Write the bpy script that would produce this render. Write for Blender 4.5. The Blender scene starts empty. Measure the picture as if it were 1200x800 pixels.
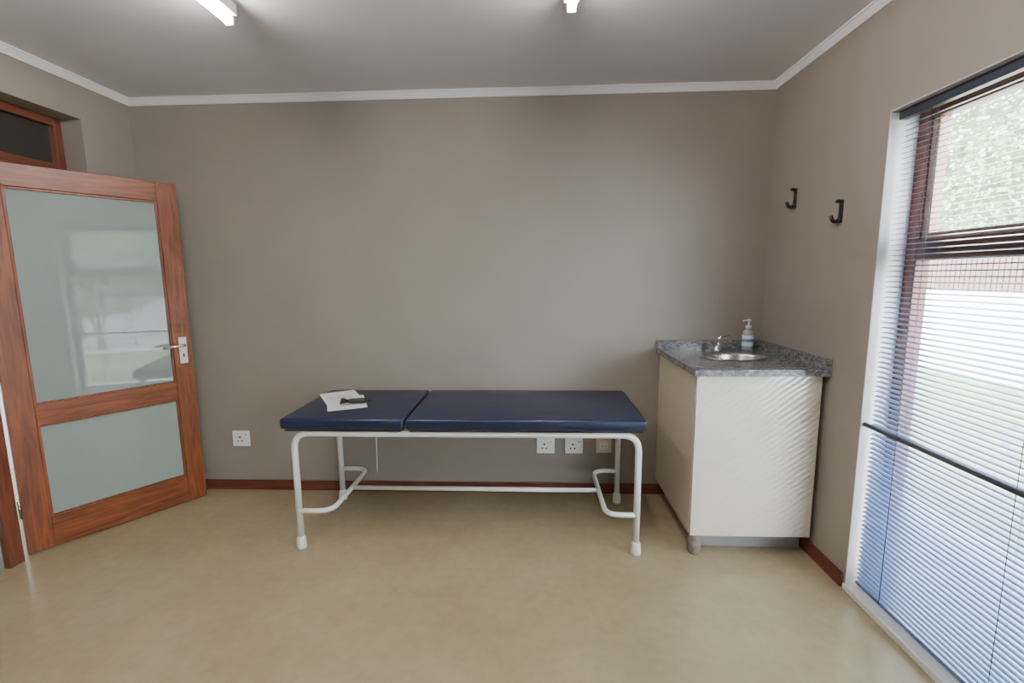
import bpy, bmesh, math, random
from mathutils import Vector, Matrix
random.seed(7)
COL = bpy.context.scene.collection

# ------------------------------------------------------------------ materials
def new_mat(name):
    m = bpy.data.materials.new(name); m.use_nodes = True
    nt = m.node_tree; b = nt.nodes['Principled BSDF']
    return m, nt, b
def setp(b, **k):
    for n, v in k.items():
        n = n.replace('_', ' ')
        if n in b.inputs: b.inputs[n].default_value = v
def rgb(c): return (c[0], c[1], c[2], 1)
def simple(name, c, rough=.5, metal=0, spec=.5, noise=0, nscale=20, bump=0, bscale=100, **k):
    m, nt, b = new_mat(name)
    setp(b, Base_Color=rgb(c), Roughness=rough, Metallic=metal)
    b.inputs['Specular IOR Level'].default_value = spec
    for n, v in k.items(): b.inputs[n.replace('_', ' ')].default_value = v
    tc = nt.nodes.new('ShaderNodeTexCoord')
    nz = nt.nodes.new('ShaderNodeTexNoise'); nz.inputs['Scale'].default_value = nscale
    nz.inputs['Detail'].default_value = 5
    nt.links.new(tc.outputs['Object'], nz.inputs['Vector'])
    cr = nt.nodes.new('ShaderNodeValToRGB')
    a = max(noise, .01)
    cr.color_ramp.elements[0].position = .3; cr.color_ramp.elements[1].position = .7
    cr.color_ramp.elements[0].color = rgb([x*(1-a) for x in c])
    cr.color_ramp.elements[1].color = rgb([min(1, x*(1+a)) for x in c])
    nt.links.new(nz.outputs['Fac'], cr.inputs['Fac'])
    nt.links.new(cr.outputs['Color'], b.inputs['Base Color'])
    if bump:
        n2 = nt.nodes.new('ShaderNodeTexNoise'); n2.inputs['Scale'].default_value = bscale
        nt.links.new(tc.outputs['Object'], n2.inputs['Vector'])
        bp = nt.nodes.new('ShaderNodeBump'); bp.inputs['Strength'].default_value = bump
        bp.inputs['Distance'].default_value = .01
        nt.links.new(n2.outputs['Fac'], bp.inputs['Height'])
        nt.links.new(bp.outputs['Normal'], b.inputs['Normal'])
    return m

def wood(name, c1, c2, axis='Z', rough=.35):
    m, nt, b = new_mat(name)
    tc = nt.nodes.new('ShaderNodeTexCoord'); mp = nt.nodes.new('ShaderNodeMapping')
    s = {'Z': (14, 14, 1.2), 'X': (1.2, 14, 14), 'Y': (14, 1.2, 14)}[axis]
    mp.inputs['Scale'].default_value = s
    nz = nt.nodes.new('ShaderNodeTexNoise'); nz.inputs['Scale'].default_value = 3
    nz.inputs['Detail'].default_value = 8; nz.inputs['Distortion'].default_value = 1.2
    cr = nt.nodes.new('ShaderNodeValToRGB')
    cr.color_ramp.elements[0].position = .33; cr.color_ramp.elements[0].color = rgb(c1)
    cr.color_ramp.elements[1].position = .68; cr.color_ramp.elements[1].color = rgb(c2)
    nt.links.new(tc.outputs['Object'], mp.inputs['Vector']); nt.links.new(mp.outputs['Vector'], nz.inputs['Vector'])
    nt.links.new(nz.outputs['Fac'], cr.inputs['Fac']); nt.links.new(cr.outputs['Color'], b.inputs['Base Color'])
    setp(b, Roughness=rough)
    return m

M_wall = simple('wall_taupe', (.275, .239, .204), .62, spec=.4, noise=.04, nscale=2.5, bump=.06, bscale=60)
M_ceil = simple('ceiling_white', (.78, .76, .785), .8, spec=.2, noise=.02, nscale=1.5)
M_trim = simple('cornice_white', (.74, .73, .73), .5)
M_reveal = simple('reveal_daylit', (.6, .58, .57), .6)  # whitish tone carries the daylight falling on the window reveal
M_base = wood('skirting_wood', (.09, .022, .013), (.17, .045, .028), 'X', .4)
M_doorV = wood('door_wood_vert', (.12, .028, .009), (.27, .075, .025), 'Z', .33)
M_doorH = wood('door_wood_horiz', (.12, .028, .009), (.27, .075, .025), 'X', .33)
M_frame = wood('frame_wood', (.11, .030, .016), (.22, .065, .035), 'Z', .4)
M_frameY = wood('frame_wood_y', (.12, .034, .018), (.24, .08, .045), 'Y', .4)
M_tan = simple('casement_tan', (.42, .27, .18), .5)
M_white = simple('white_enamel', (.82, .82, .80), .28)
M_plast = simple('white_plastic', (.80, .80, .78), .35)
M_cream = simple('cream_plastic', (.72, .66, .5), .4)
M_dark = simple('dark_plastic', (.012, .012, .014), .4)
M_chrome = simple('chrome', (.75, .75, .77), .12, metal=1)
M_steel = simple('basin_steel', (.6, .61, .63), .25, metal=1)
M_navy = simple('navy_vinyl', (.008, .016, .048), .33, noise=.08, nscale=8, bump=.25, bscale=9)
M_board = simple('pad_board', (.02, .02, .025), .7)
M_paper = simple('paper', (.85, .86, .88), .7)
M_print = simple('paper_print', (.45, .5, .56), .7)
M_foot = simple('foot_stone', (.22, .18, .15), .7, noise=.35, nscale=40)
M_plinth = simple('plinth_grey', (.3, .29, .28), .6)
M_side = simple('cabinet_gloss_cream', (.60, .53, .42), .12, noise=.01)
M_slat = simple('blind_slat', (.10, .15, .28), .3, metal=.1)
M_rail = simple('blind_rail_dark', (.03, .035, .05), .4)
M_sill = simple('threshold_white', (.78, .77, .74), .5)
M_glassdark = simple('transom_glass', (.035, .03, .028), .15)
M_cgw = simple('corridor_wall', (.5, .5, .48), .8)

# embossed gloss panel
def emboss():
    m, nt, b = new_mat('cabinet_embossed_gloss')
    setp(b, Base_Color=(.68, .63, .53, 1), Roughness=.10)
    b.inputs['IOR'].default_value = 1.65
    tc = nt.nodes.new('ShaderNodeTexCoord')
    mp = nt.nodes.new('ShaderNodeMapping'); mp.inputs['Rotation'].default_value = (0, math.radians(38), 0)
    w = nt.nodes.new('ShaderNodeTexWave'); w.wave_type = 'BANDS'; w.bands_direction = 'Z'
    w.inputs['Scale'].default_value = 12; w.inputs['Distortion'].default_value = 2.0
    w.inputs['Detail'].default_value = 0; w.inputs['Detail Scale'].default_value = 1.0
    bp = nt.nodes.new('ShaderNodeBump'); bp.inputs['Strength'].default_value = .32; bp.inputs['Distance'].default_value = .004
    nt.links.new(tc.outputs['Object'], mp.inputs['Vector']); nt.links.new(mp.outputs['Vector'], w.inputs['Vector'])
    nt.links.new(w.outputs['Fac'], bp.inputs['Height']); nt.links.new(bp.outputs['Normal'], b.inputs['Normal'])
    return m
M_emb = emboss()

def floor_mat():
    m, nt, b = new_mat('floor_screed')
    tc = nt.nodes.new('ShaderNodeTexCoord')
    n1 = nt.nodes.new('ShaderNodeTexNoise'); n1.inputs['Scale'].default_value = 1.8; n1.inputs['Detail'].default_value = 6
    n1.inputs['Roughness'].default_value = .6
    n2 = nt.nodes.new('ShaderNodeTexNoise'); n2.inputs['Scale'].default_value = 22; n2.inputs['Detail'].default_value = 6
    mx = nt.nodes.new('ShaderNodeMath'); mx.operation = 'MULTIPLY_ADD'; mx.inputs[1].default_value = .4
    nt.links.new(tc.outputs['Object'], n1.inputs['Vector']); nt.links.new(tc.outputs['Object'], n2.inputs['Vector'])
    nt.links.new(n2.outputs['Fac'], mx.inputs[0]); nt.links.new(n1.outputs['Fac'], mx.inputs[2])
    cr = nt.nodes.new('ShaderNodeValToRGB')
    cr.color_ramp.elements[0].position = .42; cr.color_ramp.elements[0].color = (.33, .262, .152, 1)
    cr.color_ramp.elements[1].position = .95; cr.color_ramp.elements[1].color = (.45, .367, .232, 1)
    nt.links.new(mx.outputs[0], cr.inputs['Fac']); nt.links.new(cr.outputs['Color'], b.inputs['Base Color'])
    rr = nt.nodes.new('ShaderNodeMapRange'); rr.inputs['To Min'].default_value = .16; rr.inputs['To Max'].default_value = .24
    nt.links.new(n2.outputs['Fac'], rr.inputs['Value']); nt.links.new(rr.outputs['Result'], b.inputs['Roughness'])
    return m
M_floor = floor_mat()

def granite():
    m, nt, b = new_mat('granite')
    tc = nt.nodes.new('ShaderNodeTexCoord')
    mp = nt.nodes.new('ShaderNodeMapping'); mp.inputs['Scale'].default_value = (1, 1.8, 1.8); mp.inputs['Rotation'].default_value = (0, 0, .5)
    n1 = nt.nodes.new('ShaderNodeTexNoise'); n1.inputs['Scale'].default_value = 30; n1.inputs['Detail'].default_value = 10
    n1.inputs['Roughness'].default_value = .8; n1.inputs['Distortion'].default_value = .8
    cr = nt.nodes.new('ShaderNodeValToRGB')
    e = cr.color_ramp.elements
    e[0].position = .36; e[0].color = (.03, .03, .034, 1); e[1].position = .68; e[1].color = (.45, .45, .47, 1)
    k = e.new(.5); k.color = (.15, .15, .16, 1)
    nt.links.new(tc.outputs['Object'], mp.inputs['Vector']); nt.links.new(mp.outputs['Vector'], n1.inputs['Vector'])
    nt.links.new(n1.outputs['Fac'], cr.inputs['Fac']); nt.links.new(cr.outputs['Color'], b.inputs['Base Color'])
    setp(b, Roughness=.18)
    return m
M_gran = granite()

def door_glass():
    m, nt, b = new_mat('door_obscure_glass')
    setp(b, Base_Color=(.30, .35, .34, 1), Roughness=.0)
    b.inputs['IOR'].default_value = 1.75
    tr = nt.nodes.new('ShaderNodeBsdfTranslucent'); tr.inputs['Color'].default_value = (.6, .68, .64, 1)
    mix = nt.nodes.new('ShaderNodeMixShader'); mix.inputs[0].default_value = .10
    out = nt.nodes['Material Output']
    nt.links.new(b.outputs[0], mix.inputs[1]); nt.links.new(tr.outputs[0], mix.inputs[2])
    nt.links.new(mix.outputs[0], out.inputs['Surface'])
    return m
M_dglass = door_glass()

def emis(name, c, s):
    m, nt, b = new_mat(name)
    setp(b, Base_Color=rgb(c)); b.inputs['Emission Color'].default_value = rgb(c); b.inputs['Emission Strength'].default_value = s
    return m
M_tube = emis('fluorescent_tube', (1, .96, .93), 100)

def clear(name, c, rough=.02):
    m, nt, b = new_mat(name)
    tr = nt.nodes.new('ShaderNodeBsdfTransparent'); tr.inputs['Color'].default_value = rgb(c)
    gl = nt.nodes.new('ShaderNodeBsdfGlossy'); gl.inputs['Roughness'].default_value = rough
    mix = nt.nodes.new('ShaderNodeMixShader'); mix.inputs[0].default_value = .05
    nt.links.new(tr.outputs[0], mix.inputs[1]); nt.links.new(gl.outputs[0], mix.inputs[2])
    nt.links.new(mix.outputs[0], nt.nodes['Material Output'].inputs['Surface'])
    return m
M_clear = clear('window_glass', (.97, .98, .98))
M_bottle = simple('bottle_plastic', (.62, .66, .66), .15, Transmission_Weight=.4)
M_label = simple('bottle_label', (.75, .8, .82), .5)
M_blue = simple('label_blue', (.1, .25, .4), .5)

# ------------------------------------------------------------------ mesh helpers
def link(ob, parent=None):
    COL.objects.link(ob)
    if parent: ob.parent = parent
    return ob
def empty(name, loc=(0, 0, 0), rotz=0):
    e = bpy.data.objects.new(name, None); e.location = loc; e.rotation_euler = (0, 0, rotz); e.empty_display_size = .1
    return link(e)
def from_bm(name, bm, mats, parent=None, smooth=False):
    me = bpy.data.meshes.new(name); bmesh.ops.recalc_face_normals(bm, faces=bm.faces); bm.to_mesh(me); bm.free()
    for m in (mats if isinstance(mats, (list, tuple)) else [mats]): me.materials.append(m)
    if smooth:
        for p in me.polygons: p.use_smooth = True
    ob = bpy.data.objects.new(name, me); return link(ob, parent)
def addbox(bm, lo, hi, mi=0):
    r = bmesh.ops.create_cube(bm, size=1)
    for v in r['verts']:
        v.co = Vector([lo[i]+(v.co[i]+.5)*(hi[i]-lo[i]) for i in range(3)])
    for f in {f for v in r['verts'] for f in v.link_faces}: f.material_index = mi
    return r['verts']
def boxes(name, lst, mat, parent=None, bevel=0, seg=2, smooth=False):
    bm = bmesh.new()
    for it in lst: addbox(bm, it[0], it[1], it[2] if len(it) > 2 else 0)
    ob = from_bm(name, bm, mat, parent)
    if bevel:
        md = ob.modifiers.new('bevel', 'BEVEL'); md.width = bevel; md.segments = seg; md.limit_method = 'ANGLE'
        if smooth:
            for p in ob.data.polygons: p.use_smooth = True
    return ob
def box(name, lo, hi, mat, parent=None, bevel=0, seg=2, smooth=False):
    return boxes(name, [(lo, hi)], mat, parent, bevel, seg, smooth)
def fillet(pts, rad, n=7):
    pts = [Vector(p) for p in pts]; out = [pts[0]]
    for i in range(1, len(pts)-1):
        a, b, c = pts[i-1], pts[i], pts[i+1]
        r = min(rad, (a-b).length*.49, (c-b).length*.49)
        p0 = b+(a-b).normalized()*r; p1 = b+(c-b).normalized()*r
        for k in range(n+1):
            t = k/n; out.append(p0*(1-t)**2+b*2*t*(1-t)+p1*t*t)
    out.append(pts[-1]); return out
def tube_bm(bm, pts, r, seg=14, mi=0, radii=None):
    pts = [Vector(p) for p in pts]; rings = []
    up = None
    for i, p in enumerate(pts):
        t = (pts[min(i+1, len(pts)-1)]-pts[max(i-1, 0)]).normalized()
        if up is None:
            up = t.orthogonal().normalized()
        else:
            up = (up-t*up.dot(t)).normalized()
        s = t.cross(up); rr = radii[i] if radii else r
        rings.append([bm.verts.new(p+(up*math.cos(a)+s*math.sin(a))*rr) for a in [2*math.pi*k/seg for k in range(seg)]])
    for a, b in zip(rings, rings[1:]):
        for k in range(seg):
            f = bm.faces.new([a[k], a[(k+1) % seg], b[(k+1) % seg], b[k]]); f.smooth = True; f.material_index = mi
    for rg in (rings[0], rings[-1]):
        f = bm.faces.new(rg); f.material_index = mi
def tube(name, paths, r, mat, parent=None, rad=.06, seg=14):
    bm = bmesh.new()
    for p in paths: tube_bm(bm, fillet(p, rad), r, seg)
    return from_bm(name, bm, mat, parent)
def lathe(name, prof, center, mat, parent=None, seg=28, sx=1, sy=1):
    bm = bmesh.new(); rings = []
    for (r, z) in prof:
        rings.append([bm.verts.new((center[0]+sx*r*math.cos(2*math.pi*k/seg), center[1]+sy*r*math.sin(2*math.pi*k/seg), center[2]+z)) for k in range(seg)])
    for a, b in zip(rings, rings[1:]):
        for k in range(seg):
            f = bm.faces.new([a[k], a[(k+1) % seg], b[(k+1) % seg], b[k]]); f.smooth = True
    bm.faces.new(rings[0]); bm.faces.new(rings[-1])
    return from_bm(name, bm, mat, parent)

# ------------------------------------------------------------------ room
XL, XR, D, YN, ZC = -2.56, 1.46, 3.035, -2.2, 2.60
WY0, WY1, WZ1 = .78, 2.08, 2.12     # window opening
VY0, VY1 = -1.75, -.45              # added window out of view, lets in light to even out the room
DY0, DY1, DZ1 = 1.30, 2.69, 2.37    # door opening
box('floor', (XL-.25, YN-.2, -.12), (XR+.2, D+.2, 0), M_floor)
box('ceiling', (XL-.25, YN-.2, ZC), (XR+.2, D+.2, ZC+.12), M_ceil)
box('wall_back', (XL-.25, D, 0), (XR+.2, D+.2, ZC), M_wall)
box('wall_front', (XL-.25, YN-.2, 0), (XR+.2, YN, ZC), M_wall)
boxes('wall_left', [((XL-.22, YN, 0), (XL, DY0, ZC)), ((XL-.22, DY1, 0), (XL, D, ZC)), ((XL-.22, DY0, DZ1), (XL, DY1, ZC))], M_wall)
boxes('wall_right', [((XR, YN, 0), (XR+.2, VY0, WZ1)), ((XR, VY1, 0), (XR+.2, WY0, WZ1)), ((XR, WY1, 0), (XR+.2, D, WZ1)), ((XR, YN, WZ1), (XR+.2, D, ZC))], M_wall)

def cornice(name, p0, p1, inward):
    prof = [(0, 0), (0, -.044), (.007, -.044), (.010, -.034), (.018, -.018), (.021, -.010), (.026, -.009), (.026, 0)]
    bm = bmesh.new(); ends = []
    for p in (p0, p1):
        ends.append([bm.verts.new((p[0]+inward[0]*a, p[1]+inward[1]*a, ZC+b)) for a, b in prof])
    n = len(prof)
    for k in range(n): bm.faces.new([ends[0][k], ends[0][(k+1) % n], ends[1][(k+1) % n], ends[1][k]])
    bm.faces.new(ends[0]); bm.faces.new(ends[1])
    from_bm(name, bm, M_trim)
cornice('trim_1', (XL, D, 0), (XR, D, 0), (0, -1))
cornice('trim_2', (XL, YN, 0), (XL, D, 0), (1, 0))
cornice('trim_3', (XR, YN, 0), (XR, D, 0), (-1, 0))
cornice('trim_4', (XL, YN, 0), (XR, YN, 0), (0, 1))
box('baseboard_back', (XL, D-.016, 0), (XR, D, .07), M_base, bevel=.004)
box('baseboard_left', (XL, DY1, 0), (XL+.016, D-.016, .07), M_base, bevel=.004)
boxes('baseboard_right', [((XR-.016, WY1+.01, 0), (XR, D-.016, .07)), ((XR-.016, VY1+.01, 0), (XR, WY0-.01, .07))], M_base, bevel=.004)

# corridor behind the door opening
boxes('wall_corridor', [((-4.2, .4, 0), (-4.1, 3.9, 2.6)), ((-4.1, 3.8, 0), (XL-.22, 3.9, 2.6)), ((-4.1, .4, 0), (XL-.22, .5, 2.6))], M_cgw)
box('floor_corridor', (-4.2, .4, -.1), (XL-.25, 3.9, 0), M_floor)
box('ceiling_corridor', (-4.2, .4, 2.6), (XL-.25, 3.9, 2.7), M_ceil)

# door frame with transom
df = empty('door_frame', (0, 0, 0))
fx0, fx1 = -2.755, -2.68
boxes('frame_posts', [((fx0, DY1-.045, 0), (fx1, DY1, DZ1)), ((fx0, DY0, 0), (fx1, DY0+.045, DZ1)), ((fx0, 2.10, 0), (fx1, 2.17, DZ1))], M_frame, df, .004)
boxes('frame_rails', [((fx0, DY0+.045, DZ1-.045), (fx1, DY1-.045, DZ1)), ((fx0, DY0+.045, 2.06), (fx1, DY1-.045, 2.115))], M_frameY, df, .004)
box('transom_pane', (-2.725, DY0+.045, 2.115), (-2.715, DY1-.045, DZ1-.045), M_glassdark, df)
box('sidelight_pane', (-2.725, DY0+.045, .0), (-2.715, 2.10, 2.06), M_dglass, df)

# door leaf
dr = empty('door_1', (-2.700, 2.205, 0.008), math.radians(56.9))
W, T, Hd = .863, .042, 2.045
s = .105
boxes('stiles', [((0, 0, 0), (s, T, Hd)), ((W-s, 0, 0), (W, T, Hd))], M_doorV, dr, .003)
boxes('rails', [((s, 0, 0), (W-s, T, .17)), ((s, 0, .69), (W-s, T, .80)), ((s, 0, Hd-.115), (W-s, T, Hd))], M_doorH, dr, .003)
for nm, z0, z1 in (('glass_lower', .17, .69), ('glass_upper', .80, Hd-.115)):
    box(nm, (s, .016, z0), (W-s, .024, z1), M_dglass, dr)
    b = .012
    boxes(nm+'_beads', [((s, .006, z0), (s+b, .016, z1)), ((W-s-b, .006, z0), (W-s, .016, z1)),
                        ((s+b, .006, z0), (W-s-b, .016, z0+b)), ((s+b, .006, z1-b), (W-s-b, .016, z1))], M_doorV, dr, .002)
hx, hz = W-.052, 1.02
box('handle_plate', (hx-.022, -.006, hz-.10), (hx+.022, 0, hz+.07), M_plast, dr, .005)
tube('handle_lever', [[(hx, -.003, hz+.02), (hx, -.05, hz+.02), (hx-.125, -.05, hz+.015)]], .009, M_chrome, dr, .02)
box('keyhole', (hx-.004, -.0075, hz-.06), (hx+.004, -.006, hz-.035), M_dark, dr)
box('handle_plate_rear', (hx-.022, T, hz-.10), (hx+.022, T+.006, hz+.07), M_plast, dr, .005)
tube('handle_lever_rear', [[(hx, T+.003, hz+.02), (hx, T+.05, hz+.02), (hx-.125, T+.05, hz+.015)]], .009, M_chrome, dr, .02)
for z in (.25, 1.0, 1.8):
    tube('hinge_%d' % int(z*100), [[(-.004, T*.5, z-.05), (-.004, T*.5, z+.05)]], .007, M_chrome, dr)

# ------------------------------------------------------------------ windows + blinds
gx0, gx1 = 1.575, 1.635
def window(nm, a, b):
    wn = empty(nm); L = []
    boxes('frame_verticals', [((gx0, b-.06, .05), (gx1, b, WZ1)), ((gx0, a, .05), (gx1, a+.06, WZ1))], M_frame, wn, .004)
    boxes('frame_horizontals', [((gx0, a+.06, WZ1-.05), (gx1, b-.06, WZ1)), ((gx0, a+.06, 1.515), (gx1, b-.06, 1.60)), ((gx0, a+.06, .05), (gx1, b-.06, .12))], M_frameY, wn, .004)
    boxes('casement', [((gx0+.012, b-.095, 1.60), (gx1-.008, b-.06, WZ1-.05)), ((gx0+.012, a+.06, 1.60), (gx1-.008, a+.095, WZ1-.05)), ((gx0+.012, a+.095, 1.60), (gx1-.008, b-.095, 1.625))], M_tan, wn, .003)
    box('glass', (1.603, a+.06, .12), (1.608, b-.06, WZ1-.05), M_clear, wn)
    boxes('reveal_lining', [((XR+.001, b-.004, .02), (gx0, b, WZ1)), ((XR+.001, a, .02), (gx0, a+.004, WZ1)), ((XR+.001, a, WZ1-.004), (gx0, b, WZ1))], M_reveal, wn)  # thin facing that holds the daylit tone
    box('threshold', (XR-.012, a, 0), (1.66, b, .03), M_sill, wn, .004)
    tube('security_bar', [[(1.478, a+.005, .80), (1.478, b-.005, .80)]], .010, M_rail, wn)
def blind(a, b):
    vb = empty('venetian_blind')
    bx = 1.505
    box('headrail', (bx-.016, a+.02, WZ1-.040), (bx+.016, b-.010, WZ1-.006), M_rail, vb, .003)
    bm = bmesh.new()
    z = .075; pitch = .0215; tilt = math.radians(11)
    while z < WZ1-.05:
        y0, y1 = a+.03, b-.020; n = 4; hw = .0127
        prof = []
        for k in range(n+1):
            u = -1+2*k/n
            prof.append((u*hw*math.cos(tilt), .0022*(1-u*u)+u*hw*math.sin(tilt)))
        top = [[bm.verts.new((bx+p, y, z+q)) for p, q in prof] for y in (y0, y1)]
        for k in range(n):
            f = bm.faces.new([top[0][k], top[0][k+1], top[1][k+1], top[1][k]]); f.smooth = True
        z += pitch
    from_bm('slats', bm, M_slat, vb)
    bm = bmesh.new()
    for y in (a+.17, (a+b)/2, b-.17):
        for dx in (-.0135, .0135):
            tube_bm(bm, [(bx+dx, y, .05), (bx+dx, y, WZ1-.035)], .0012, 6)
    from_bm('ladder_cords', bm, M_rail, vb)
    box('bottom_rail', (bx-.013, a+.03, .042), (bx+.013, b-.020, .058), M_slat, vb, .003)
window('window_1', WY0, WY1); blind(WY0, WY1)
window('fill_window', VY0, VY1); blind(VY0, VY1)  # added window and blind, unseen, for even room light

# ------------------------------------------------------------------ outside
M_pave = simple('paving', (.55, .57, .6), .8, noise=.1, nscale=3)
M_lawn = simple('lawn', (.17, .25, .10), .9, noise=.4, nscale=6)
M_drive = simple('driveway', (.85, .84, .84), .8, noise=.03)
M_gwall = simple('garden_wall_paint', (.85, .82, .8), .8)
M_fence = wood('fence_wood', (.13, .06, .05), (.2, .11, .09), 'Z', .7)
box('paving_outside', (XR+.2, -6, -.15), (2.6, 16, -.03), M_pave)
box('lawn', (2.6, -6, -.15), (6.2, 20, -.03), M_lawn)
box('driveway', (6.2, -6, -.15), (11, 24, -.03), M_drive)
box('garden_wall', (10.8, -6, -.03), (11, 24, 1.0), M_gwall)
bm = bmesh.new(); y = -6
while y < 24:
    addbox(bm, (10.85, y, 1.004), (10.9, y+.11, 1.85)); y += .14
addbox(bm, (10.9, -6, 1.2), (10.94, 24, 1.27)); addbox(bm, (10.9, -6, 1.6), (10.94, 24, 1.67))
from_bm('wooden_fence', bm, M_fence)
M_leaf = simple('leaves', (.34, .45, .20), .6, noise=.5, nscale=3)
M_leaf2 = simple('shrub_leaves', (.10, .15, .07), .6, noise=.6, nscale=4)
def leaf(bm, c, n, sz):
    a = n.orthogonal().normalized(); b = n.cross(a)
    bm.faces.new([bm.verts.new(c+a*sz), bm.verts.new(c+b*sz*.6), bm.verts.new(c-a*sz), bm.verts.new(c-b*sz*.6)])
bm = bmesh.new()
for i in range(22000):
    c = Vector((12+random.uniform(-.6, .6), random.uniform(-5, 24), random.uniform(0, 7.5)))
    n = Vector((random.uniform(-1, -.1), random.uniform(-1, 1), random.uniform(-.6, 1))).normalized()
    leaf(bm, c, n, random.uniform(.04, .10))
hd = empty('hedge')
from_bm('foliage', bm, M_leaf, hd)
box('hedge_core', (12.5, -5, -.03), (12.9, 24, 7.4), simple('hedge_dark', (.12, .17, .07), .9, noise=.5, nscale=3), hd)
# garden shrubs standing opposite the near half of the window
def shrub(cx, cy, r, hh):
    e = empty('garden_shrub', (cx, cy, -.03))
    bm = bmesh.new()
    for i in range(1800):
        th, ph = random.uniform(0, 2*math.pi), math.acos(random.uniform(-.75, 1))
        d = Vector((math.sin(ph)*math.cos(th), math.sin(ph)*math.sin(th), math.cos(ph)))
        q = random.uniform(.55, 1.0)*(1+.12*math.sin(5*th)*math.sin(4*ph))
        leaf(bm, Vector((d.x*r*q, d.y*r*q, hh*.60+d.z*hh*.42*q)), (d+Vector((random.uniform(-.7, .7), random.uniform(-.7, .7), random.uniform(-.7, .7)))).normalized(), random.uniform(.05, .12))
    for k in range(4):
        tube_bm(bm, [(0.05*k-.07, .03*k, .004), (0.05*k-.07, .03*k, .1), (.18*math.cos(k*1.6), .18*math.sin(k*1.6), hh*.35), (.4*r*math.cos(k*1.6), .4*r*math.sin(k*1.6), hh*.75)], .03, 8, radii=[.03, .03, .028, .01])
    from_bm('shrub_foliage', bm, M_leaf2, e)
shrub(7.0, -1.0, .95, 2.3); shrub(7.1, -3.1, 1.0, 2.8); shrub(9.2, -.1, .9, 3.0); shrub(9.2, -2.2, .9, 3.2)

# ------------------------------------------------------------------ ceiling lights
def fixture(x, y0, y1, name='fluorescent_light'):
    e = empty(name, (x, (y0+y1)/2, ZC))
    h = (y1-y0)/2
    box('batten', (-.032, -h, -.045), (.032, h, 0), M_white, e, .004)
    bm = bmesh.new(); tube_bm(bm, [(0, -h+.014, -.066), (0, h-.014, -.066)], .018, 14)
    from_bm('tube', bm, M_tube, e)
    boxes('end_caps', [((-.018, -h, -.085), (.018, -h+.013, -.045)), ((-.018, h-.013, -.085), (.018, h, -.045))], M_plast, e, .003)
fixture(-1.265, .84, 2.075)
fixture(.16, .83, 2.065)
fixture(-.6, -1.5, -.27)  # added fixture behind the camera, unseen, gives fill light

# ------------------------------------------------------------------ examination bed
bed = empty('examination_bed')
yF, yB, zt, R_ = 2.335, 2.90, .652, .0175
xl_, xr_ = -1.27, .545
tube('frame_loops', [[(xl_, yF, .03), (xl_, yF, zt), (xr_, yF, zt), (xr_, yF, .03)],
                     [(xl_, yB, .03), (xl_, yB, zt), (xr_, yB, zt), (xr_, yB, .03)]], R_, M_white, bed, .09)
tube('frame_cross_tubes', [[(x, yF, zt), (x, yB, zt)] for x in (-1.12, -.67, .40)], .014, M_white, bed)
tube('side_stretchers', [[(xl_, yF, .215), (xl_+.18, yF, .215), (xl_+.18, yB, .215), (xl_, yB, .215)],
                         [(xr_, yF, .215), (xr_-.16, yF, .215), (xr_-.16, yB, .215), (xr_, yB, .215)]], .014, M_white, bed, .08)
tube('long_stretcher', [[(xl_+.18, 2.62, .215), (xr_-.16, 2.62, .215)]], .013, M_white, bed)
bm = bmesh.new()
for x in (xl_, xr_):
    for y in (yF, yB): tube_bm(bm, [(x, y, 0), (x, y, .012), (x, y, .055), (x, y, .07)], .024, 18, radii=[.026, .027, .024, .0185])
from_bm('feet', bm, M_plast, bed)
def pad(name, x0, x1, rz=0):
    o = box(name, (x0, 2.295, .684), (x1, 2.935, .742), M_navy, bed, .016, 4, True)
    tube(name+'_piping', [[(x0+.012, 2.30, .730), (x1-.012, 2.30, .730)], [(x0+.004, 2.31, .730), (x0+.004, 2.92, .730)], [(x1-.004, 2.31, .730), (x1-.004, 2.92, .730)]], .003, M_navy, bed)
    box(name+'_board', (x0+.02, 2.315, .669), (x1-.02, 2.915, .686), M_board, bed)
pad('backrest_pad', -1.325, -.668)
pad('seat_pad', -.660, .580)
tube('backrest_lever', [[(-1.24, 2.80, .655), (-1.25, 2.78, .60), (-1.16, 2.76, .555)]], .009, M_white, bed, .02)
tube('adjust_cord', [[(-1.015, 2.88, .66), (-1.018, 2.88, .40), (-1.022, 2.88, .20)]], .0035, M_white, bed)

# paper + otoscope
pp = empty('paper_sheets', (-1.13, 2.66, .7435), math.atan2(.45, -.25))
def sheet(nm, cx, cy, rot, z0, curl):
    bm = bmesh.new(); n = 10; g = []
    for i in range(n+1):
        row = []
        for j in range(n+1):
            u, v = i/n-.5, j/n-.5
            zz = z0+curl*max(0, u-.25)**2*8+curl*max(0, -v-.25)**2*5
            x, y = u*.297, v*.21
            row.append(bm.verts.new((cx+x*math.cos(rot)-y*math.sin(rot), cy+x*math.sin(rot)+y*math.cos(rot), zz)))
        g.append(row)
    for i in range(n):
        for j in range(n): bm.faces.new([g[i][j], g[i+1][j], g[i+1][j+1], g[i][j+1]]).smooth = True
    from_bm(nm, bm, M_paper, pp)
sheet('sheet_1', .07, .0, .06, .001, .006)
sheet('sheet_2', -.08, -.01, -.08, .003, .002)
bm = bmesh.new()
for k in range(7): addbox(bm, (.02+.014*k, -.07, .0045), (.024+.014*k, .07 if k % 3 else .02, .005))
from_bm('printed_lines', bm, M_print, pp)
ot = empty('otoscope', (-1.04, 2.56, .7675), .22)
bm = bmesh.new()
tube_bm(bm, [(-.02, 0, 0), (.0, 0, 0), (.075, 0, 0), (.08, 0, 0)], .013, 16, radii=[.009, .0145, .0145, .010])
tube_bm(bm, [(-.02, 0, 0), (-.045, .0, .004), (-.055, .0, .006)], .012, 16, radii=[.009, .017, .013])
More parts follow.
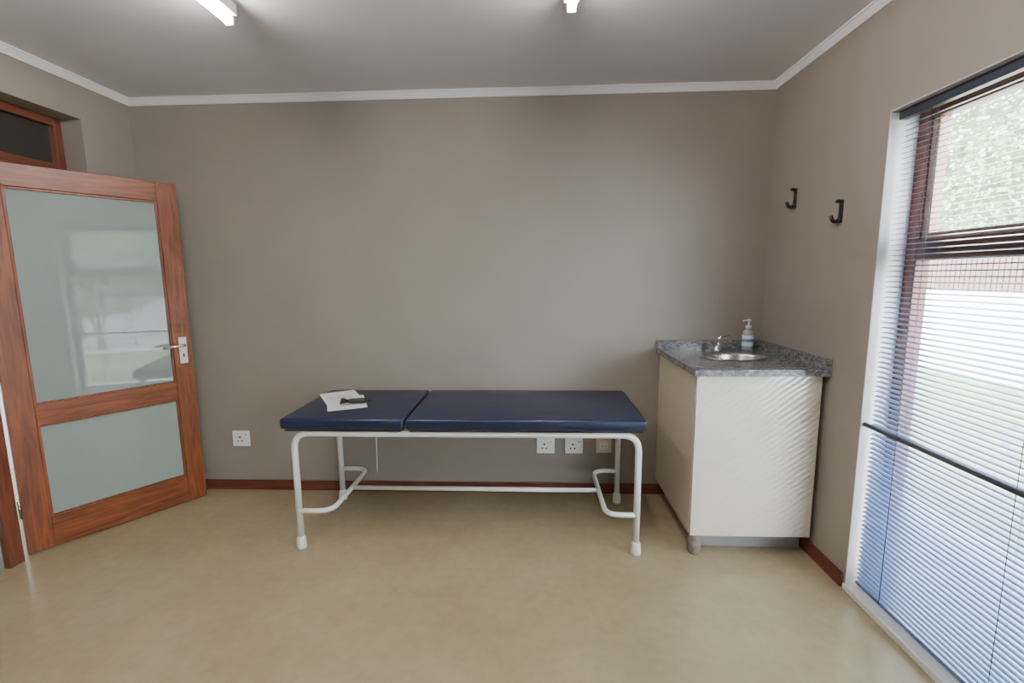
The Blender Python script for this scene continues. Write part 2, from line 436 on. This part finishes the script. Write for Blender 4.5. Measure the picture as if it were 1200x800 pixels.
tube_bm(bm, [(-.045, 0, .004), (-.050, -.050, .000)], .009, 14, radii=[.013, .005])
tube_bm(bm, fillet([(.08, 0, 0), (.11, .01, -.005), (.10, .06, -.010), (.0, .06, -.010), (-.03, .03, -.010)], .02), .005, 8)
from_bm('otoscope_body', bm, M_dark, ot)

# ------------------------------------------------------------------ sockets
def socket(x, z, style=0):
    e = empty('power_socket', (x, D, z))
    w = .06 if style == 0 else .052
    box('plate', (-w, -.010, -w*.92), (w, 0, w*.92), M_plast if style == 0 else M_cream, e, .004)
    if style == 0:
        bm = bmesh.new()
        for (hx_, hz_, r) in ((-.022, -.018, .0055), (.006, -.018, .0055), (-.008, .010, .0065)):
            tube_bm(bm, [(hx_, -.0092, hz_), (hx_, -.0108, hz_)], r, 12)
        from_bm('pin_holes', bm, M_dark, e)
        box('rocker', (.026, -.014, .008), (.046, -.009, .036), M_white, e, .002)
        boxes('rocker_mark', [((.031, -.0147, .026), (.041, -.0139, .031))], M_dark, e)
    else:
        box('inner', (-.03, -.013, -.025), (.03, -.009, .025), M_white, e, .002)
        bm = bmesh.new()
        for hx_ in (-.012, .012): tube_bm(bm, [(hx_, -.0125, 0), (hx_, -.0138, 0)], .004, 12)
        from_bm('pin_holes', bm, M_dark, e)
socket(-2.02, .37); socket(.085, .335); socket(.275, .335); socket(.475, .335, 1)

# ------------------------------------------------------------------ coat hooks
def hook(y, z):
    e = empty('coat_hook', (XR, y, z))
    box('plate', (-.007, -.013, -.052), (0, .013, .055), M_dark, e, .003)
    bm = bmesh.new()
    pts = fillet([(-.004, 0, -.012), (-.010, 0, -.044), (-.038, 0, -.046), (-.048, 0, -.018)], .02)
    tube_bm(bm, pts, .009, 12)
    tube_bm(bm, fillet([(-.004, 0, .044), (-.018, 0, .050), (-.028, 0, .046)], .01), .008, 12)
    from_bm('prong', bm, M_dark, e)
hook(2.74, 1.88); hook(2.335, 1.755)

# ------------------------------------------------------------------ sink cabinet
cb = empty('sink_cabinet')
cx0, cx1, cy0, cy1 = .820, 1.435, 2.325, 3.012
zb, zt2 = .115, .968
box('carcass', (cx0, cy0+.02, zb), (cx1, cy1, zt2-.16), M_side, cb)
boxes('carcass_upper', [((cx0, cy0+.02, zt2-.16), (cx0+.018, cy1, zt2)), ((cx1-.018, cy0+.02, zt2-.16), (cx1, cy1, zt2)), ((cx0+.018, cy1-.02, zt2-.16), (cx1-.018, cy1, zt2)), ((cx0+.018, cy0+.02, zt2-.16), (cx1-.018, cy0+.035, zt2))], M_side, cb)
box('cabinet_door', (cx0+.002, cy0, zb-.005), (cx1-.002, cy0+.018, zt2-.004), M_emb, cb, .002)
box('plinth', (cx0+.06, cy0+.09, 0), (cx1, cy1-.02, zb), M_plinth, cb)
bm = bmesh.new(); tube_bm(bm, [(cx0+.035, cy0+.03, .0), (cx0+.035, cy0+.03, .02), (cx0+.035, cy0+.03, .095), (cx0+.035, cy0+.03, zb)], .03, 20, radii=[.026, .034, .034, .026])
from_bm('round_foot', bm, M_foot, cb)
# granite slab with oval cut-out
sx0, sx1, sy0, sy1, z0, z1 = .802, 1.458, 2.30, 3.033, .968, 1.0
ec = Vector((1.14, 2.68)); ea, eb = .175, .12
bm = bmesh.new()
angs = sorted(set([2*math.pi*k/48 for k in range(48)] + [math.atan2(y-ec.y, x-ec.x) % (2*math.pi) for x in (sx0, sx1) for y in (sy0, sy1)]))
rings = {k: [] for k in ('it', 'ib', 'ot', 'ob')}
for a in angs:
    c, s_ = math.cos(a), math.sin(a)
    t = min([((sx1-ec.x)/c if c > 1e-9 else (sx0-ec.x)/c if c < -1e-9 else 1e9), ((sy1-ec.y)/s_ if s_ > 1e-9 else (sy0-ec.y)/s_ if s_ < -1e-9 else 1e9)])
    r = 1/math.sqrt((c/ea)**2+(s_/eb)**2)
    for k, rr, zz in (('it', r, z1), ('ib', r, z0), ('ot', t, z1), ('ob', t, z0)):
        rings[k].append(bm.verts.new((ec.x+c*rr, ec.y+s_*rr, zz)))
n = len(angs)
for A, B in (('it', 'ot'), ('ot', 'ob'), ('ob', 'ib'), ('ib', 'it')):
    for k in range(n): bm.faces.new([rings[A][k], rings[A][(k+1) % n], rings[B][(k+1) % n], rings[B][k]])
addbox(bm, (sx0, sy1-.022, z1), (sx1, sy1, z1+.05)); addbox(bm, (sx1-.022, sy0, z1), (sx1, sy1-.022, z1+.05))
from_bm('granite_top', bm, M_gran, cb)
prof = [(1.06, .003), (1.05, .006), (.98, .004), (.95, -.01), (.9, -.06), (.75, -.11), (.4, -.135), (.1, -.14), (.02, -.14)]
bm = bmesh.new(); rg = []
for r, zz in prof: rg.append([bm.verts.new((ec.x+ea*r*math.cos(2*math.pi*k/48), ec.y+eb*r*math.sin(2*math.pi*k/48), z1+zz)) for k in range(48)])
for a, b in zip(rg, rg[1:]):
    for k in range(48): bm.faces.new([a[k], a[(k+1) % 48], b[(k+1) % 48], b[k]]).smooth = True
bm.faces.new(rg[-1])
from_bm('basin', bm, M_steel, cb)
# tap
tp = empty('basin_tap', (1.135, 2.90, 1.0))
lathe('tap_base', [(.026, 0), (.026, .008), (.018, .014), (.016, .05), (.018, .055), (.014, .065)], (0, 0, 0), M_chrome, tp)
tube('tap_spout', [[(0, 0, .035), (-.01, -.03, .075), (-.03, -.10, .065), (-.032, -.105, .045)]], .009, M_chrome, tp, .03)
tube('tap_lever', [[(0, 0, .06), (.012, .0, .085), (.075, .005, .098)]], .006, M_chrome, tp, .02)
# soap dispenser
sp = empty('soap_dispenser', (1.34, 2.945, 1.0))
lathe('bottle', [(.030, 0), (.033, .004), (.033, .10), (.028, .118), (.014, .128), (.014, .134)], (0, 0, 0), M_bottle, sp, sx=1, sy=.75)
lathe('label', [(.0335, .025), (.0338, .026), (.0338, .09), (.0335, .091)], (0, 0, 0), M_label, sp, sx=1, sy=.76)
lathe('label_band', [(.0339, .05), (.0342, .051), (.0342, .068), (.0339, .069)], (0, 0, 0), M_blue, sp, sx=1, sy=.76)
lathe('pump_collar', [(.016, .134), (.016, .152), (.006, .154), (.0045, .178), (.012, .180), (.012, .190)], (0, 0, 0), M_plast, sp)
tube('pump_nozzle', [[(0, 0, .186), (-.036, -.012, .184), (-.04, -.013, .176)]], .0045, M_plast, sp, .006)

# ------------------------------------------------------------------ light
w = bpy.data.worlds.new('sky'); bpy.context.scene.world = w; w.use_nodes = True
bg = w.node_tree.nodes['Background']; bg.inputs['Color'].default_value = (.84, .91, 1.0, 1); bg.inputs['Strength'].default_value = 34

# ------------------------------------------------------------------ camera
f, p, y_, r_, h = 547.0, math.radians(7.92), math.radians(-2.56), math.radians(-.5), 1.465
fwd = Vector((math.sin(y_)*math.cos(p), math.cos(y_)*math.cos(p), -math.sin(p)))
rt = Vector((math.cos(y_), -math.sin(y_), 0)); up = rt.cross(fwd)
c, s_ = math.cos(r_), math.sin(r_)
A = c*rt+s_*up; B = -s_*rt+c*up
cam = bpy.data.cameras.new('camera'); cam.sensor_width = 36; cam.lens = f/1200*36; cam.clip_start = .05
co = bpy.data.objects.new('camera', cam); COL.objects.link(co)
m = Matrix((A, B, -fwd)).transposed().to_4x4(); m.translation = (0, 0, h)
co.matrix_world = m
bpy.context.scene.camera = co
